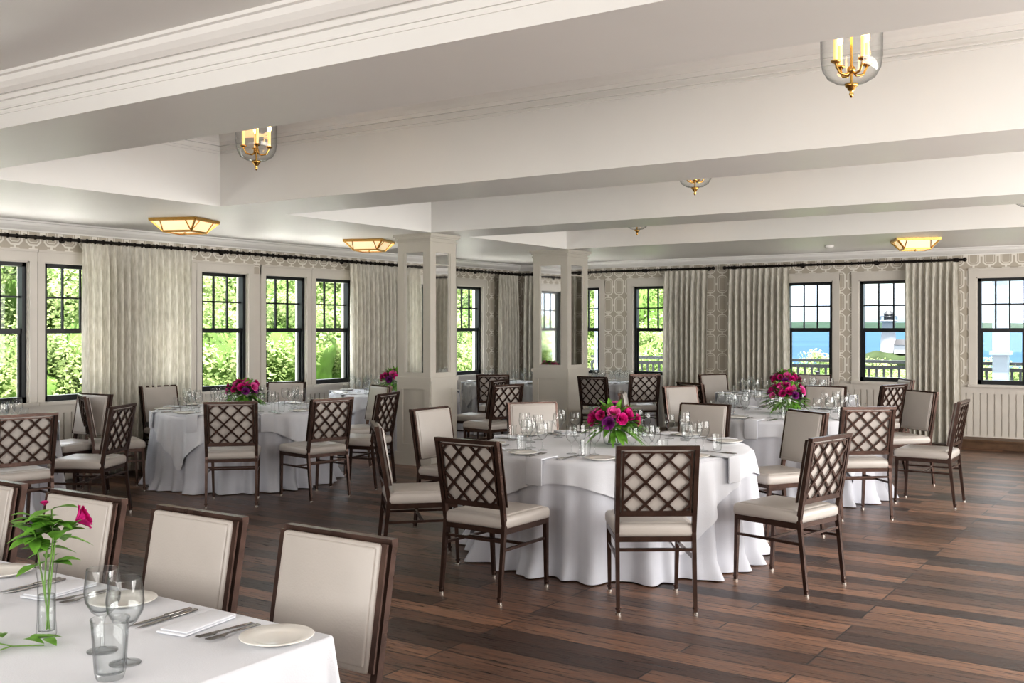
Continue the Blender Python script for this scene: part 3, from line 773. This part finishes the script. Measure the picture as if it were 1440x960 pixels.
def bush(seed,n=9000):
    rnd=random.Random(seed); mb=MB()
    cl=[]
    for i in range(38):
        a=rnd.uniform(0,2*PI); e=math.asin(rnd.uniform(-.6,1)); r=rnd.uniform(.55,.95)
        cl.append((Vector((math.cos(a)*math.cos(e)*r,math.sin(a)*math.cos(e)*r,math.sin(e)*r)),rnd.uniform(.2,.38)))
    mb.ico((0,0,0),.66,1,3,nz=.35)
    for i in range(n):
        c,r=rnd.choice(cl); d=Vector((rnd.gauss(0,1),rnd.gauss(0,1),rnd.gauss(0,1))).normalized()
        p=c+d*r*rnd.uniform(.6,1.05); s=rnd.uniform(.022,.045)
        t=Vector((rnd.gauss(0,1),rnd.gauss(0,1),rnd.gauss(0,.6))).normalized(); b=t.cross(d+Vector((.01,.02,.03))).normalized()
        mb.add([p-t*s,p+b*s*.5,p+t*s,p-b*s*.5],[(0,1,2,3)],0)
    mb.cyl((0,0,-1.6),(0,0,0),.07,.05,n=8,mat=2)
    return mb.mesh('leafy_tree',[M_tree,M_core,M_bark])
BU=[bush(1),bush(2),bush(3)]
rnd=random.Random(21)
def tree(x,y,z,s,sz=None): put(BU[rnd.randrange(3)],'leafy_tree',(x,y,z),rnd.uniform(0,6),(s,s,sz or s))
for i in range(15):
    y=-1+i*1.9; tree(-17.2-rnd.uniform(0,2.2),y+rnd.uniform(-.5,.5),rnd.uniform(.2,1.0),rnd.uniform(1.4,2.0))
for i in range(12):
    y=0+i*3.2; tree(-24-rnd.uniform(0,4),y+rnd.uniform(-1,1),rnd.uniform(1.6,2.6),rnd.uniform(2.2,3.0))
for i in range(5):
    tree(-19+i*2.1,27+rnd.uniform(-1,1)-i*.1,.2+rnd.uniform(-.3,.2),rnd.uniform(1.2,1.6))
for i in range(22):
    tree(-14+i*1.2,26+rnd.uniform(-1,1),-.15,rnd.uniform(1.0,1.3),rnd.uniform(.95,1.1))
for i in range(5): tree(-24+i*1.8,30+i,1.6,2.2)
mb=MB(); mb.box((-3000,62,-4.3),(3000,4000,-4.0)); mb.obj('sea',[M_sea])
mb=MB()
vs=[];n=80
for i in range(n+1):
    x=-2200+i*50; y=1500; h=11+5*noise.noise(Vector((i*.17,0,0)))+4*noise.noise(Vector((i*.5,3,0)))
    vs+= [(x,y,-3.9),(x,y+60,-4+h),(x,y+400,-4+h*1.3)]
mb.add(vs,[(i*3+k,(i+1)*3+k,(i+1)*3+k+1,i*3+k+1) for i in range(n) for k in range(2)],0,True); mb.obj('distant_shoreline',[M_shore])
mb=MB(); mb.ico((0,0,0),1,0,3,(7,5,1.9),.3); mb.obj('rocky_islet',[M_rock],(-37.9,155.5,-3.9))
mb=MB()
mb.lathe([(1.2,0),(1.1,1.5),(.85,4.6),(1.25,4.7),(1.25,4.85),(0,4.85)],20,0)
mb.lathe([(.65,4.85),(.65,5.7)],12,1); mb.lathe([(.9,5.7),(.5,6.1),(.1,6.4),(0,6.7)],12,1)
for k in range(8):
    a=2*PI*k/8; mb.cyl((1.2*math.cos(a),1.2*math.sin(a),4.85),(1.2*math.cos(a),1.2*math.sin(a),5.4),.05,n=5,mat=1)
mb.lathe([(1.2,5.35),(1.25,5.35),(1.25,5.45),(1.2,5.45)],16,1,close=True)
mb.box((1.0,-1.0,0),(2.8,1.0,1.3),0); mb.add([(1.0,-1.1,1.3),(2.9,-1.1,1.3),(2.9,1.1,1.3),(1.0,1.1,1.3),(1.0,0,2.1),(2.9,0,2.1)],[(0,1,5,4),(3,4,5,2),(1,2,5),(0,4,3)],1)
mb.obj('lighthouse',[M_white,M_wicker],(-37.9,155,-2.2))

# ------------------------------------------------------------------ world + lights
w=bpy.data.worlds.new('sky'); sc.world=w; w.use_nodes=True; nt=w.node_tree; L=nt.links.new
bg=nt.nodes['Background']; tc=nt.nodes.new('ShaderNodeTexCoord'); sp=nt.nodes.new('ShaderNodeSeparateXYZ'); L(tc.outputs['Generated'],sp.inputs[0])
cr=nt.nodes.new('ShaderNodeValToRGB'); e=cr.color_ramp.elements
e[0].position=0; e[0].color=(.125,.175,.235,1); e[1].position=.40; e[1].color=(.92,.96,1,1)
L(sp.outputs['Z'],cr.inputs['Fac'])
mp=nt.nodes.new('ShaderNodeMapping'); mp.inputs['Scale'].default_value=(2,2,9); L(tc.outputs['Generated'],mp.inputs[0])
nz=nt.nodes.new('ShaderNodeTexNoise'); nz.inputs['Scale'].default_value=1.8; nz.inputs['Detail'].default_value=6; L(mp.outputs[0],nz.inputs['Vector'])
r=nt.nodes.new('ShaderNodeMapRange'); r.inputs['From Min'].default_value=.45; r.inputs['From Max'].default_value=.65; r.inputs['To Max'].default_value=.7; L(nz.outputs['Fac'],r.inputs['Value'])
mx=nt.nodes.new('ShaderNodeMix'); mx.data_type='RGBA'; L(r.outputs[0],mx.inputs['Factor']); L(cr.outputs['Color'],mx.inputs[6]); mx.inputs[7].default_value=(.5,.52,.54,1)
L(mx.outputs[2],bg.inputs['Color']); bg.inputs['Strength'].default_value=4.2

def area(name,loc,rot,sx,sy,e,col=(1,1,1),portal=False):
    l=bpy.data.lights.new(name,'AREA'); l.shape='RECTANGLE'; l.size=sx; l.size_y=sy; l.energy=e; l.color=col
    o=bpy.data.objects.new(name,l); sc.collection.objects.link(o); o.location=loc; o.rotation_euler=rot
    if portal: l.cycles.is_portal=True
    return o
area('portal_left',(XL-.23,7.8,1.59),(0,-PI/2,0),1.5,13.2,1,portal=True)
area('portal_back',(-4.1,YB+.23,1.59),(-PI/2,0,0),10.8,1.5,1,portal=True)
area('rear_fill_light',(-2.5,-2.7,1.9),(PI/2-.12,0,0),6,2,185,(1,.98,.95))  # added fill light behind the camera, not a fixture of the room
area('side_fill_light',(2.8,8.0,1.7),(0,PI/2,0),1.9,11,490,(1,.98,.955))  # added fill along the unseen right wall, no actual source there
s=bpy.data.lights.new('sun','SUN'); s.energy=22; s.angle=.01; s.color=(1,.965,.92)
so=bpy.data.objects.new('sun',s); sc.collection.objects.link(so); so.rotation_euler=Vector((-.12,.14,-1)).to_track_quat('-Z','Y').to_euler()

# ------------------------------------------------------------------ camera
cd=bpy.data.cameras.new('camera'); cd.lens=36.25; cd.sensor_width=36; cd.shift_y=-20/1440; cd.clip_end=6000; cd.clip_start=.05
co=bpy.data.objects.new('camera',cd); sc.collection.objects.link(co); co.location=(0,0,1.64); co.rotation_euler=(PI/2,0,math.radians(33.8))
sc.camera=co
